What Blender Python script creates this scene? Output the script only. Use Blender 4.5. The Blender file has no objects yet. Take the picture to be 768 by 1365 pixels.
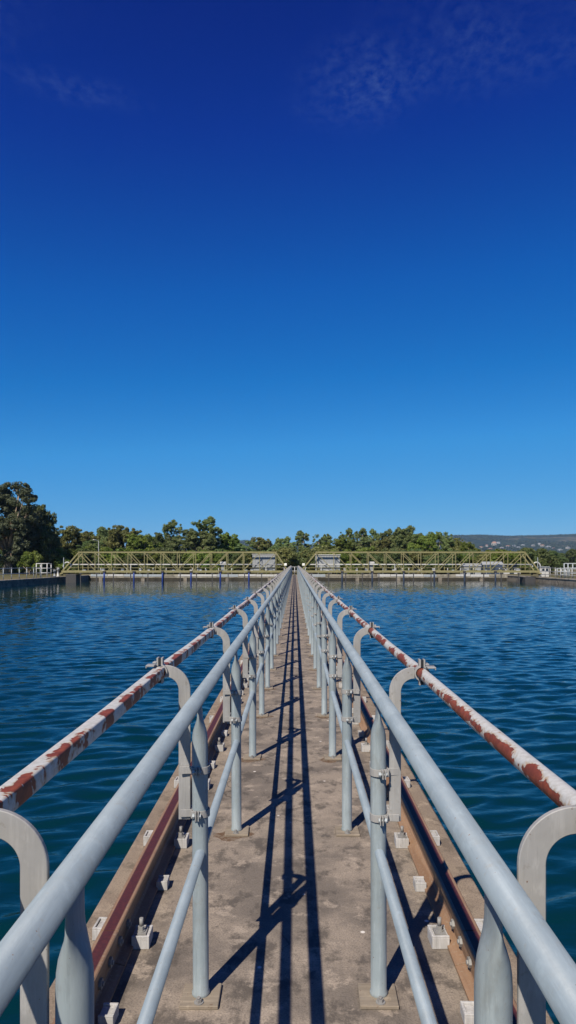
import bpy, bmesh, math, random
import numpy as np
from mathutils import Vector, Matrix, Quaternion

# ------------------------------------------------------------------ camera, world, sun
S = bpy.context.scene
C = S.collection
R = math.radians
EYE = 1.5
F = 948.0            # focal length in photograph pixels (768 x 1365)
cd = bpy.data.cameras.new('camera'); cam = bpy.data.objects.new('camera', cd); C.objects.link(cam)
cd.sensor_fit = 'VERTICAL'; cd.sensor_height = 36.0; cd.lens = F / 1365 * 36
cd.clip_start = 0.05; cd.clip_end = 20000
cam.location = (0, 0, EYE)
cam.rotation_euler = (R(90), 0, 0)
cd.shift_y = 67.5 / 1365; cd.shift_x = -9.0 / 1365      # verticals stay upright in the photograph
S.camera = cam

SUN = Vector((-0.40, -0.887, 1.044)).normalized()
sun_el = math.asin(SUN.z); sun_az = math.atan2(SUN.x, SUN.y)
W = bpy.data.worlds.new('World'); S.world = W; W.use_nodes = True
wn = W.node_tree; wn.nodes.clear()
def wnode(t, **k):
    n = wn.nodes.new(t)
    for a, b in k.items(): setattr(n, a, b)
    return n
sky = wnode('ShaderNodeTexSky', sky_type='NISHITA', sun_disc=False, sun_elevation=sun_el, sun_rotation=sun_az,
            altitude=0, air_density=0.7, dust_density=0.0, ozone_density=8.0)
tc = wnode('ShaderNodeTexCoord')
sep = wnode('ShaderNodeSeparateXYZ'); wn.links.new(tc.outputs['Generated'], sep.inputs[0])
def wmath(op, a, b=None, clamp=False):
    n = wnode('ShaderNodeMath', operation=op, use_clamp=clamp)
    for i, v in enumerate((a, b)):
        if v is None: continue
        if isinstance(v, (int, float)): n.inputs[i].default_value = v
        else: wn.links.new(v, n.inputs[i])
    return n.outputs[0]
zc = wmath('MAXIMUM', sep.outputs['Z'], 0.05)
px = wmath('DIVIDE', sep.outputs['X'], zc); py = wmath('DIVIDE', sep.outputs['Y'], zc)
comb = wnode('ShaderNodeCombineXYZ'); wn.links.new(px, comb.inputs[0]); wn.links.new(py, comb.inputs[1])
def wnoise(scale, detail, rough, off, stretch=(1, 1, 1)):
    m = wnode('ShaderNodeMapping'); m.inputs['Location'].default_value = off; m.inputs['Scale'].default_value = stretch
    wn.links.new(comb.outputs[0], m.inputs[0])
    n = wnode('ShaderNodeTexNoise'); n.inputs['Scale'].default_value = scale; n.inputs['Detail'].default_value = detail
    n.inputs['Roughness'].default_value = rough; wn.links.new(m.outputs[0], n.inputs['Vector'])
    return n.outputs['Fac']
def patch(cx, cy, rx, ry, rot):
    m = wnode('ShaderNodeMapping', vector_type='TEXTURE'); m.inputs['Location'].default_value = (cx, cy, 0); m.inputs['Rotation'].default_value = (0, 0, rot)
    m.inputs['Scale'].default_value = (rx, ry, 1); wn.links.new(comb.outputs[0], m.inputs[0])
    l = wnode('ShaderNodeVectorMath', operation='LENGTH'); wn.links.new(m.outputs[0], l.inputs[0])
    return wmath('SUBTRACT', 1.0, l.outputs['Value'], True)
big = wmath('ADD', wmath('ADD', patch(.13, 1.50, .17, .20, .3), wmath('MULTIPLY', patch(.42, 1.30, .36, .26, -.4), .8)), wmath('ADD', patch(-.47, 1.50, .20, .07, .35), wmath('MULTIPLY', patch(-.55, 1.22, .2, .2, 0), .6)))
big = wmath('MULTIPLY', big, wmath('MULTIPLY', wmath('SUBTRACT', wnoise(4.0, 3, 0.55, (3.1, 0.4, 0)), 0.30), 3.0, True), True)
fine = wmath('MULTIPLY', wmath('SUBTRACT', wnoise(42, 4, 0.6, (0.2, 5.0, 0), (1, 0.75, 1)), 0.40), 2.6, True)
cl = wmath('MULTIPLY', wmath('MULTIPLY', big, fine), 0.105)
# the deep, polarised blue of the photographed sky
SKYS = 0.10
def wscale(sock, k):
    n = wnode('ShaderNodeVectorMath', operation='SCALE'); wn.links.new(sock, n.inputs[0]); n.inputs['Scale'].default_value = k; return n.outputs[0]
cur = wnode('ShaderNodeRGBCurve'); wn.links.new(wscale(sky.outputs[0], SKYS), cur.inputs['Color'])
for ch, pts in enumerate(([(0, 0), (.0395, .0003), (.0486, .0004), (.0726, .0010), (.105, .0060), (.163, .036), (.397, .130), (.66, .25), (1, .38)],
                          [(0, 0), (.085, .017), (.103, .032), (.1535, .100), (.33, .285), (.654, .42), (.84, .50), (1, .56)],
                          [(0, 0), (.20, .195), (.243, .285), (.35, .445), (.648, .695), (.917, .745), (1, .76)])):
    c_ = cur.mapping.curves[ch]
    c_.points[0].location = pts[0]; c_.points[1].location = pts[-1]
    for q in pts[1:-1]: c_.points.new(*q)
    for q in c_.points: q.handle_type = 'VECTOR'
cur.mapping.update()
mix = wnode('ShaderNodeMixRGB'); wn.links.new(cl, mix.inputs[0]); wn.links.new(wscale(cur.outputs[0], 1 / SKYS), mix.inputs[1])
mix.inputs[2].default_value = (4.5, 7.0, 9.0, 1)
bg = wnode('ShaderNodeBackground'); bg.inputs['Strength'].default_value = SKYS / 1.23
wn.links.new(mix.outputs[0], bg.inputs['Color'])
wo = wnode('ShaderNodeOutputWorld'); wn.links.new(bg.outputs[0], wo.inputs[0])

sl = bpy.data.lights.new('sun', 'SUN'); sl.energy = 5.0; sl.angle = R(0.5); sl.color = (1.0, 0.93, 0.83)
so = bpy.data.objects.new('sun', sl); C.objects.link(so)
so.rotation_euler = (-SUN).to_track_quat('-Z', 'Y').to_euler()
S.view_settings.view_transform = 'Standard'; S.view_settings.look = 'None'
S.view_settings.exposure = 0.3; S.view_settings.gamma = 1.0
S.render.engine = 'CYCLES'

# ------------------------------------------------------------------ materials
class NT:
    """a few shorthands for building node trees"""
    def __init__(s, name):
        s.m = bpy.data.materials.new(name); s.m.use_nodes = True
        s.t = s.m.node_tree; s.t.nodes.clear()
        s.out = s.t.nodes.new('ShaderNodeOutputMaterial')
        s.b = s.t.nodes.new('ShaderNodeBsdfPrincipled'); s.t.links.new(s.b.outputs[0], s.out.inputs[0])
    def n(s, t, **k):
        n = s.t.nodes.new(t)
        for a, b in k.items(): setattr(n, a, b)
        return n
    def put(s, sock, v):
        if isinstance(v, bpy.types.NodeSocket): s.t.links.new(v, sock)
        elif isinstance(v, tuple) and len(v) == 3 and sock.type == 'RGBA': sock.default_value = (*v, 1)
        else: sock.default_value = v
    def math(s, op, a, b=0.0, clamp=False):
        n = s.n('ShaderNodeMath', operation=op, use_clamp=clamp); s.put(n.inputs[0], a); s.put(n.inputs[1], b); return n.outputs[0]
    def mix(s, f, a, b, mode='MIX'):
        n = s.n('ShaderNodeMixRGB', blend_type=mode); s.put(n.inputs[0], f); s.put(n.inputs[1], a); s.put(n.inputs[2], b); return n.outputs[0]
    def pos(s, scale=(1, 1, 1), kind='world', loc=(0, 0, 0)):
        if kind == 'world': o = s.n('ShaderNodeNewGeometry').outputs['Position']
        else: o = s.n('ShaderNodeTexCoord').outputs['Object']
        m = s.n('ShaderNodeMapping'); m.inputs['Scale'].default_value = scale; m.inputs['Location'].default_value = loc
        s.put(m.inputs[0], o); return m.outputs[0]
    def noise(s, v, scale, detail=3.0, rough=0.55, dist=0.0):
        n = s.n('ShaderNodeTexNoise'); s.put(n.inputs['Vector'], v); n.inputs['Scale'].default_value = scale
        n.inputs['Detail'].default_value = detail; n.inputs['Roughness'].default_value = rough; n.inputs['Distortion'].default_value = dist
        return n.outputs['Fac']
    def vor(s, v, scale, out='Distance', rnd=1.0):
        n = s.n('ShaderNodeTexVoronoi'); s.put(n.inputs['Vector'], v); n.inputs['Scale'].default_value = scale
        n.inputs['Randomness'].default_value = rnd; return n.outputs[out]
    def step(s, v, lo, hi):
        n = s.n('ShaderNodeMapRange', interpolation_type='SMOOTHSTEP'); s.put(n.inputs[0], v)
        n.inputs[1].default_value = lo; n.inputs[2].default_value = hi; return n.outputs[0]
    def bump(s, h, dist, strength=1.0, normal=None, fw=0.1):
        n = s.n('ShaderNodeBump'); n.inputs['Filter Width'].default_value = fw; n.inputs['Strength'].default_value = strength; n.inputs['Distance'].default_value = dist
        s.put(n.inputs['Height'], h)
        if normal is not None: s.put(n.inputs['Normal'], normal)
        return n.outputs[0]
    def done(s, col, rough=0.6, spec=0.4, normal=None, metal=0.0):
        s.put(s.b.inputs['Base Color'], col); s.put(s.b.inputs['Roughness'], rough)
        s.put(s.b.inputs['Specular IOR Level'], spec); s.put(s.b.inputs['Metallic'], metal)
        if normal is not None: s.put(s.b.inputs['Normal'], normal)
        return s.m

M = {}
def mk_concrete(name, a, b, c, spots=True, sc=1.0, crack=False):
    t = NT(name); p = t.pos()
    big = t.noise(p, 1.7 * sc, 5, 0.62, 0.4); mid = t.noise(t.pos((1, 0.7, 1)), 7 * sc, 6, 0.7); fin = t.noise(p, 130 * sc, 4, 0.7)
    col = t.mix(t.step(t.math('ADD', t.math('MULTIPLY', big, 0.6), t.math('MULTIPLY', t.noise(t.pos(loc=(3, 8, 2)), 4.5 * sc, 5, 0.7), 0.4)), 0.42, 0.57), b, a)
    col = t.mix(t.math('MULTIPLY', t.step(mid, 0.49, 0.62), 0.8), col, c)
    lt = t.step(t.noise(t.pos((1, 1, 1), loc=(7, 3, 1)), 6.0 * sc, 6, 0.68), 0.55, 0.64)
    col = t.mix(t.math('MULTIPLY', lt, 0.7), col, tuple(min(1, x * 1.35) for x in a))
    col = t.mix(t.math('MULTIPLY', t.step(fin, 0.42, 0.68), 0.5), col, (0.075, 0.062, 0.05))
    if spots:
        v = t.vor(p, 9.0); keep = t.step(t.vor(p, 9.0, 'Color'), 0.68, 0.70)
        sp = t.math('MULTIPLY', t.math('SUBTRACT', 1.0, t.step(v, 0.06, 0.11)), keep)
        col = t.mix(sp, col, (0.62, 0.57, 0.50))
        v2 = t.vor(p, 60.0); sp2 = t.math('MULTIPLY', t.math('SUBTRACT', 1.0, t.step(v2, 0.14, 0.24)), t.step(t.vor(p, 60.0, 'Color'), 0.86, 0.88))
        col = t.mix(t.math('MULTIPLY', sp2, 0.6), col, (0.06, 0.05, 0.045))
    h = t.math('ADD', t.math('MULTIPLY', fin, 0.5), t.math('MULTIPLY', mid, 1.0))
    if crack:                             # wandering hairline cracks, broken up
        wv_ = t.n('ShaderNodeTexNoise'); t.put(wv_.inputs['Vector'], p); wv_.inputs['Scale'].default_value = 3.0; wv_.inputs['Detail'].default_value = 6
        wp = t.n('ShaderNodeVectorMath', operation='MULTIPLY_ADD'); t.put(wp.inputs[0], wv_.outputs['Color']); wp.inputs[1].default_value = (.45, .45, .45); t.put(wp.inputs[2], p)
        vr = t.n('ShaderNodeTexVoronoi', feature='DISTANCE_TO_EDGE'); t.put(vr.inputs['Vector'], wp.outputs[0]); vr.inputs['Scale'].default_value = 0.9
        ck_ = t.math('MULTIPLY', t.math('SUBTRACT', 1.0, t.step(vr.outputs['Distance'], 0.0015, 0.0055)), t.step(t.noise(t.pos(loc=(1, 6, 4)), 1.3, 3, 0.6), 0.56, 0.66))
        col = t.mix(t.math('MULTIPLY', ck_, 0.6), col, (0.035, 0.028, 0.022)); h = t.math('SUBTRACT', h, t.math('MULTIPLY', ck_, 0.6))
    M[name] = t.done(col, 0.9, 0.2, t.bump(h, 0.006, 0.7))
mk_concrete('concrete', (0.285, 0.232, 0.178), (0.165, 0.137, 0.110), (0.078, 0.066, 0.055), crack=True)
mk_concrete('concrete_edge', (0.282, 0.220, 0.158), (0.232, 0.178, 0.129), (0.149, 0.116, 0.083), False)
mk_concrete('wall_concrete', (0.349, 0.307, 0.241), (0.249, 0.216, 0.166), (0.133, 0.116, 0.091), False, 0.3)
mk_concrete('bank_concrete', (0.282, 0.241, 0.183), (0.183, 0.158, 0.124), (0.100, 0.083, 0.066), False, 0.3)

mk_concrete('pale_concrete', (0.33, 0.30, 0.23), (0.25, 0.225, 0.17), (0.14, 0.125, 0.095), False, 0.3)
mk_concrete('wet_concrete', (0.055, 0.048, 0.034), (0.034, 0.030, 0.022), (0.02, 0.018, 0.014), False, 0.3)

def mk_paint(name, a, b, rough=0.42, dirt=0.3, dirtcol=(0.20, 0.17, 0.13), drip=0.0, axis=2):
    t = NT(name); p = t.pos()
    n1 = t.noise(p, 6, 4, 0.6); n2 = t.noise(t.pos((1, 0.6, 0.35)), 34, 4, 0.65)
    col = t.mix(t.step(n1, 0.3, 0.7), a, b)
    col = t.mix(t.math('MULTIPLY', t.step(n2, 0.56, 0.72), dirt), col, tuple(min(1, x * 1.35) for x in a))
    col = t.mix(t.math('MULTIPLY', t.step(t.noise(p, 55, 3, 0.6), 0.60, 0.74), dirt), col, dirtcol)
    if drip:                              # runs along the tube, pale scuffs, pin-head rust
        sc_ = [70, 70, 70]; sc_[axis] = 5
        run = t.noise(t.pos(tuple(sc_)), 1.0, 5, 0.7)
        col = t.mix(t.math('MULTIPLY', t.step(run, 0.52, 0.68), drip), col, tuple(min(1, x * 1.5) for x in a))
        col = t.mix(t.math('MULTIPLY', t.step(run, 0.47, 0.33), drip), col, tuple(x * .62 for x in b))
        grime = t.noise(t.pos((3, 3, 1.4), loc=(5, 1, 3)), 4.0, 6, 0.75)
        col = t.mix(t.math('MULTIPLY', t.step(grime, 0.54, 0.68), drip * .9), col, (0.17, 0.165, 0.14))
        pin = t.step(t.noise(t.pos(loc=(8, 8, 1)), 120, 2, 0.5), 0.735, 0.765)
        col = t.mix(pin, col, (0.13, 0.07, 0.04))
    M[name] = t.done(col, t.math('ADD', t.math('MULTIPLY', n2, 0.35), rough - 0.1), 0.45, t.bump(n2, 0.0012, 0.6))
mk_paint('rail_paint', (0.215, 0.258, 0.286), (0.178, 0.218, 0.246), drip=.22, axis=1)
mk_paint('post_paint', (0.265, 0.300, 0.302), (0.210, 0.246, 0.252), drip=.32, axis=2)
mk_paint('galvanised', (0.300, 0.288, 0.266), (0.236, 0.228, 0.212), 0.55, 0.5, (0.17, 0.15, 0.12), drip=.22)
mk_paint('dark_steel', (0.055, 0.052, 0.05), (0.04, 0.037, 0.035), 0.6)
mk_paint('bolt_steel', (0.249, 0.241, 0.224), (0.158, 0.149, 0.137), 0.55, 0.6)
mk_paint('plate_rust', (0.240, 0.196, 0.142), (0.180, 0.143, 0.102), 0.85, 0.6, (0.12, 0.065, 0.035), drip=.5, axis=0)
mk_paint('chock_white', (0.42, 0.405, 0.385), (0.33, 0.315, 0.29), 0.8, 0.6, (0.20, 0.165, 0.13), drip=.5)
mk_paint('grout', (0.349, 0.282, 0.216), (0.282, 0.224, 0.166), 0.9)
mk_paint('truss_paint', (0.250, 0.218, 0.088), (0.185, 0.163, 0.072), 0.55, 0.35, (0.12, 0.08, 0.05))
mk_paint('white_paint', (0.515, 0.498, 0.457), (0.415, 0.407, 0.373), 0.5, 0.35)
mk_paint('pale_steel', (0.349, 0.373, 0.373), (0.274, 0.299, 0.307), 0.5, 0.3)
mk_paint('blue_paint', (0.017, 0.050, 0.249), (0.015, 0.042, 0.183), 0.5, 0.3)
mk_paint('slate_paint', (0.042, 0.062, 0.100), (0.033, 0.046, 0.075), 0.5, 0.3)
mk_paint('cabinet_grey', (0.299, 0.307, 0.299), (0.249, 0.257, 0.253), 0.55, 0.25)

t = NT('stain'); n1 = t.noise(t.pos(), 26, 6, 0.75)
M['stain'] = t.done(t.mix(t.step(n1, 0.40, 0.60), (0.175, 0.135, 0.100), (0.105, 0.062, 0.036)), 0.95, 0.1)
# peeling white paint over red oxide on the service pipes (wear sits on the walkway side of each pipe)
def mk_peel(name, sx, blotch, thr, kn, ks, kb, off=0.0):
    t = NT(name); o = t.n('ShaderNodeTexCoord').outputs['Object']
    sp = t.n('ShaderNodeSeparateXYZ'); t.put(sp.inputs[0], o)
    side = t.math('MULTIPLY', sp.outputs['X'], sx / 0.018)                 # +1 on the walkway side
    up = t.math('DIVIDE', sp.outputs['Z'], 0.018)
    n = t.noise(t.pos((8, blotch, 8), 'obj', (0, off, 0)), 1.0, 3.5, 0.62, 0.6)
    n2 = t.noise(t.pos((1, 1, 1), 'obj'), 75, 4, 0.65)
    band = t.math('SUBTRACT', 1.0, t.math('ABSOLUTE', t.math('SUBTRACT', up, 0.02)))  # strongest about half way down the side
    n3 = t.noise(t.pos((30, blotch * 3.2, 30), 'obj'), 1.0, 5, 0.72, 1.2)
    v = t.math('ADD', t.math('ADD', t.math('MULTIPLY', n, kn), t.math('MULTIPLY', n3, 0.30)), t.math('ADD', t.math('MULTIPLY', t.math('MINIMUM', side, .6), ks), t.math('ADD', t.math('MULTIPLY', band, kb), t.math('MULTIPLY', n2, 0.09))))
    patch = t.step(v, thr, thr + .015); rim = t.math('SUBTRACT', t.math('MULTIPLY', t.step(v, thr - .075, thr), t.step(n2, 0.30, 0.62)), patch, True)
    white = t.mix(t.step(n2, 0.35, 0.7), (0.47, 0.46, 0.43), (0.37, 0.355, 0.32))
    streak = t.step(t.noise(t.pos((55, 14, 80), 'obj'), 1.0, 6, 0.75), 0.62, 0.73)
    rust = t.mix(t.step(t.noise(t.pos(kind='obj'), 40, 5, 0.7), 0.35, 0.7), (0.135, 0.030, 0.015), (0.245, 0.058, 0.024))
    col = t.mix(t.math('MULTIPLY', streak, 0.45), white, (0.40, 0.20, 0.08))
    col = t.mix(t.math('MULTIPLY', rim, 0.75), col, (0.34, 0.215, 0.105))
    col = t.mix(patch, col, rust)
    h = t.math('SUBTRACT', 1.0, patch)
    M[name] = t.done(col, 0.62, 0.35, t.bump(h, 0.0012, 0.8))
mk_peel('peel_left', 1, 9.0, .95, 1.25, .20, .02); mk_peel('peel_right', -1, 5.0, .868, 1.05, .12, .13, 3.3)

# track rail: rusted steel with a dark maroon running strip on top of the head
t = NT('track_steel'); o = t.n('ShaderNodeTexCoord').outputs['Object']; sp = t.n('ShaderNodeSeparateXYZ'); t.put(sp.inputs[0], o)
n1 = t.noise(t.pos((20, 2, 20), 'obj'), 1, 5, 0.65); n2 = t.noise(t.pos(kind='obj'), 70, 4, 0.65)
web = t.mix(t.step(n1, 0.35, 0.65), (0.274, 0.166, 0.098), (0.199, 0.116, 0.066))
web = t.mix(t.math('MULTIPLY', t.step(n2, 0.52, 0.7), 0.5), web, (0.307, 0.241, 0.174))
run = t.math('MULTIPLY', t.math('SUBTRACT', 1.0, t.step(t.math('ADD', t.math('ABSOLUTE', sp.outputs['X']), t.math('MULTIPLY', n1, 0.006)), 0.021, 0.026)), t.step(sp.outputs['Z'], 0.135, 0.1385))
mar = t.mix(t.step(n2, 0.3, 0.7), (0.083, 0.020, 0.018), (0.051, 0.015, 0.015))
col = t.mix(run, web, mar)
M['track_steel'] = t.done(col, 0.62, 0.35, t.bump(n2, 0.001, 0.6))

# water: dark teal, wind ripples
t = NT('water')
w3 = t.noise(t.pos((7.0, 13, 1), loc=(2, 1, 0)), 1.0, 3.0, 0.55, 0.4)
M['water'] = t.done((0.0008, 0.021, 0.027), 0.025, 0.5, t.bump(w3, 0.004, 1.0, None, 0.03)); t.b.inputs['IOR'].default_value = 1.333

# ground, hills
t = NT('ground'); p = t.pos()
col = t.mix(t.step(t.noise(p, 0.11, 5, 0.6), 0.35, 0.65), (0.09, 0.085, 0.035), (0.17, 0.135, 0.075))
col = t.mix(t.step(t.noise(p, 1.6, 5, 0.6), 0.4, 0.75), col, (0.06, 0.065, 0.025))
M['ground'] = t.done(col, 0.95, 0.1, t.bump(t.noise(p, 5, 4), 0.05))
t = NT('hillside'); p = t.pos()
n1 = t.noise(p, 0.006, 5, 0.6, 0.5); n2 = t.noise(p, 0.045, 4, 0.65); n3 = t.noise(t.pos((1, 1, 2.2), loc=(500, 90, 0)), 0.0042, 4, 0.55, 0.8)
col = t.mix(t.step(n1, 0.35, 0.65), (0.020, 0.032, 0.022), (0.032, 0.044, 0.024))
col = t.mix(t.step(n2, 0.42, 0.62), col, (0.012, 0.022, 0.015))
col = t.mix(t.math('MULTIPLY', t.step(n3, 0.54, 0.62), t.step(n2, 0.62, 0.40)), col, (0.14, 0.115, 0.07))
M['hillside'] = t.done(col, 0.95, 0.1, t.bump(n2, 6.0, 0.8))

def mk_leaf(name, a, b, c, sc=0.35, trans=0.25):
    t = NT(name)
    n1 = t.noise(t.pos(), sc, 3, 0.6); n2 = t.noise(t.pos(loc=(9, 2, 5)), sc * 5, 3, 0.6)
    rnd = t.n('ShaderNodeObjectInfo').outputs['Random']
    col = t.mix(t.step(n1, 0.35, 0.65), a, b); col = t.mix(t.math('MULTIPLY', t.step(n2, 0.5, 0.75), 0.7), col, c)
    hsv = t.n('ShaderNodeHueSaturation'); t.put(hsv.inputs['Color'], col)
    t.put(hsv.inputs['Hue'], t.math('ADD', t.math('MULTIPLY', rnd, 0.03), 0.485)); t.put(hsv.inputs['Value'], t.math('ADD', t.math('MULTIPLY', rnd, 0.5), 0.78))
    col = hsv.outputs[0]
    t.done(col, 0.55, 0.3)
    tr = t.n('ShaderNodeBsdfTranslucent'); t.put(tr.inputs[0], col)
    mx = t.n('ShaderNodeMixShader'); mx.inputs[0].default_value = trans
    t.t.links.new(t.b.outputs[0], mx.inputs[1]); t.t.links.new(tr.outputs[0], mx.inputs[2]); t.t.links.new(mx.outputs[0], t.out.inputs[0])
    M[name] = t.m
mk_leaf('leaf_gum', (0.140, 0.188, 0.063), (0.190, 0.235, 0.076), (0.269, 0.280, 0.112), trans=.45)
mk_leaf('leaf_dark', (0.070, 0.081, 0.042), (0.099, 0.110, 0.051), (0.143, 0.138, 0.073), trans=.4)
mk_leaf('leaf_bright', (0.12, 0.175, 0.028), (0.175, 0.215, 0.038), (0.22, 0.225, 0.05), trans=.45)
mk_leaf('leaf_olive', (0.160, 0.182, 0.055), (0.209, 0.215, 0.064), (0.264, 0.242, 0.083), trans=.45)
mk_leaf('leaf_wood', (0.094, 0.132, 0.042), (0.127, 0.160, 0.048), (0.176, 0.182, 0.061), 0.1, .4)
mk_leaf('leaf_hill', (0.030, 0.042, 0.022), (0.042, 0.052, 0.026), (0.055, 0.06, 0.03), 0.01, .2)
t = NT('bark'); n1 = t.noise(t.pos((1, 1, 0.35)), 3, 5, 0.6)
M['bark'] = t.done(t.mix(t.step(n1, 0.4, 0.65), (0.36, 0.27, 0.19), (0.16, 0.115, 0.08)), 0.85, 0.2, t.bump(n1, 0.05))
def flat(name, col, rough=0.7):
    t = NT(name); n1 = t.noise(t.pos(), 0.8, 4, 0.6)
    M[name] = t.done(t.mix(n1, tuple(x * 0.85 for x in col), tuple(min(1, x * 1.12) for x in col)), rough, 0.3)
flat('house_cream', (0.36, 0.32, 0.26)); flat('house_white', (0.42, 0.41, 0.39)); flat('house_brick', (0.24, 0.15, 0.11))
flat('roof_tile', (0.32, 0.17, 0.11)); flat('roof_grey', (0.28, 0.28, 0.28)); flat('window_glass', (0.03, 0.04, 0.05), 0.15)
flat('lamp_white', (0.78, 0.76, 0.66)); flat('gap_black', (0.02, 0.02, 0.02), 0.5)

# ------------------------------------------------------------------ mesh helpers
class MB:
    def __init__(s): s.v = []; s.f = []; s.sm = []
    def add(s, vs, fs, smooth=False):
        o = len(s.v); s.v += [tuple(q) for q in vs]
        for f in fs: s.f.append(tuple(i + o for i in f)); s.sm.append(smooth)
        return s
    def box(s, x0, x1, y0, y1, z0, z1):
        return s.add([(x0, y0, z0), (x1, y0, z0), (x1, y1, z0), (x0, y1, z0), (x0, y0, z1), (x1, y0, z1), (x1, y1, z1), (x0, y1, z1)],
                     [(0, 3, 2, 1), (4, 5, 6, 7), (0, 1, 5, 4), (1, 2, 6, 5), (2, 3, 7, 6), (3, 0, 4, 7)])
    def loft(s, rings, smooth=True, caps=True, closed=True):
        o = len(s.v); n = len(rings[0])
        for r in rings: s.v += [tuple(q) for q in r]
        for k in range(len(rings) - 1):
            for i in range(n if closed else n - 1):
                j = (i + 1) % n
                s.f.append((o + k * n + i, o + k * n + j, o + (k + 1) * n + j, o + (k + 1) * n + i)); s.sm.append(smooth)
        if caps:
            s.f.append(tuple(o + i for i in reversed(range(n)))); s.sm.append(False)
            s.f.append(tuple(o + (len(rings) - 1) * n + i for i in range(n))); s.sm.append(False)
        return s
    def tube(s, path, rad, seg=12, caps=True):
        path = [Vector(p) for p in path]; rings = []
        if not isinstance(rad, (list, tuple)): rad = [rad] * len(path)
        d0 = (path[1] - path[0]).normalized(); ref = Vector((0, 0, 1)) if abs(d0.z) < 0.9 else Vector((1, 0, 0))
        u = d0.cross(ref).normalized()
        for i, p in enumerate(path):
            d = (path[min(i + 1, len(path) - 1)] - path[max(i - 1, 0)]).normalized()
            u = (u - d * u.dot(d)).normalized(); w = d.cross(u)
            rings.append([p + (u * math.cos(a) + w * math.sin(a)) * rad[i] for a in [2 * math.pi * k / seg for k in range(seg)]])
        return s.loft(rings, True, caps)
    def bar(s, a, b, w, h):
        """rectangular bar between two points; w across, h in depth"""
        a = Vector(a); b = Vector(b); d = (b - a).normalized(); y = Vector((0, 1, 0))
        u = d.cross(y).normalized(); 
        vs = []
        for p in (a, b):
            for q, r in ((-1, -1), (1, -1), (1, 1), (-1, 1)): vs.append(p + u * (q * w / 2) + y * (r * h / 2))
        return s.add(vs, [(0, 3, 2, 1), (4, 5, 6, 7), (0, 1, 5, 4), (1, 2, 6, 5), (2, 3, 7, 6), (3, 0, 4, 7)])
    def mesh(s, name, mat, bevel=0.0, seg=1):
        me = bpy.data.meshes.new(name); me.from_pydata(s.v, [], s.f); me.polygons.foreach_set('use_smooth', s.sm)
        bm = bmesh.new(); bm.from_mesh(me)
        bmesh.ops.recalc_face_normals(bm, faces=bm.faces[:])
        if bevel:
            es = [e for e in bm.edges if len(e.link_faces) == 2 and e.calc_face_angle(0) > 0.7]
            bmesh.ops.bevel(bm, geom=es, offset=bevel, segments=seg, affect='EDGES', profile=0.5)
        bm.to_mesh(me); bm.free()
        me.materials.append(M[mat]); return me

def put(name, me, parent=None, loc=(0, 0, 0), rot=(0, 0, 0), scale=(1, 1, 1)):
    o = bpy.data.objects.new(name, me); C.objects.link(o); o.location = loc; o.rotation_euler = rot; o.scale = scale
    if parent: o.parent = parent
    return o
def tag(o, label=None, cat=None, group=None, kind=None):
    for k, v in (('label', label), ('category', cat), ('group', group), ('kind', kind)):
        if v: o[k] = v
    return o
def thing(name, label, cat, loc=(0, 0, 0), group=None, rotz=0):
    return tag(put(name, None, None, loc, (0, 0, rotz)), label, cat, group)
def X(px, Y): return (px - 393.0) / F * Y            # photograph column at a given distance -> metres
def Z(py, Y): return EYE + (750.0 - py) / F * Y

# ------------------------------------------------------------------ the setting
WATER = -0.60
SLOPE = 0.145
XL, XR, YB, YF = -24.9, 25.6, -8.0, 86.0
def spaced(a0, a1, near, far, grow, c):
    """grid lines from a0 to a1, close together near c and wider further off"""
    out = [c]; v = c
    while v < a1: v += min(far, near + grow * abs(v - c)); out.append(min(v, a1))
    v = c; lo = []
    while v > a0: v -= min(far, near + grow * abs(v - c)); lo.append(max(v, a0))
    return np.array(lo[::-1] + out)
wx = spaced(XL - .2, XR + .2, .045, .19, .0075, 0.0); wy = spaced(YB, YF + .5, .045, .17, .0019, 2.0)
GX, GY = np.meshgrid(wx, wy)
g = np.random.default_rng(42); HZ = np.zeros_like(GX)
gust = 1 + .28 * np.sin(GX * .21 + 1.0 + .6 * np.sin(GY * .13)) * np.sin(GY * .17 + .8 * np.sin(GX * .11)) + .14 * np.tanh(GX / 8)
sm = np.clip((GY - 36) / 36, 0, 1); gust *= 1 - (.87 - .07 * np.tanh(GX / 4)) * sm * sm * (3 - 2 * sm)          # sheltered water near the far bank
sm = np.clip((-12 - GX) / 12, 0, 1); gust *= 1 - .45 * sm
NW = 72
for i in range(NW):                       # wind ripples: many short waves running roughly down the basin
    lam = .12 * (0.68 / .12) ** ((i + g.random()) / NW); kk = 2 * math.pi / lam
    th = math.pi / 2 + .22 + g.normal() * .48
    HZ += SLOPE * math.sqrt(2 / NW) / kk * np.sin(kk * (math.cos(th) * GX + math.sin(th) * GY) + g.random() * 6.283)
HZ *= gust
wv = np.stack([GX, GY, WATER + HZ], -1).reshape(-1, 3).astype(np.float32)
nyw, nxw = GX.shape; idx = np.arange(nyw * nxw, dtype=np.int32).reshape(nyw, nxw)
wf = np.stack([idx[:-1, :-1], idx[:-1, 1:], idx[1:, 1:], idx[1:, :-1]], -1).reshape(-1, 4)
me = bpy.data.meshes.new('water'); me.vertices.add(len(wv)); me.vertices.foreach_set('co', wv.ravel())
me.loops.add(wf.size); me.loops.foreach_set('vertex_index', wf.ravel())
me.polygons.add(len(wf)); me.polygons.foreach_set('loop_start', np.arange(0, wf.size, 4, dtype=np.int32)); me.update(calc_edges=True)
me.polygons.foreach_set('use_smooth', np.ones(len(wf), dtype=bool)); me.materials.append(M['water'])
water = tag(put('water', me), kind='structure')
print('water faces', len(wf))
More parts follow.
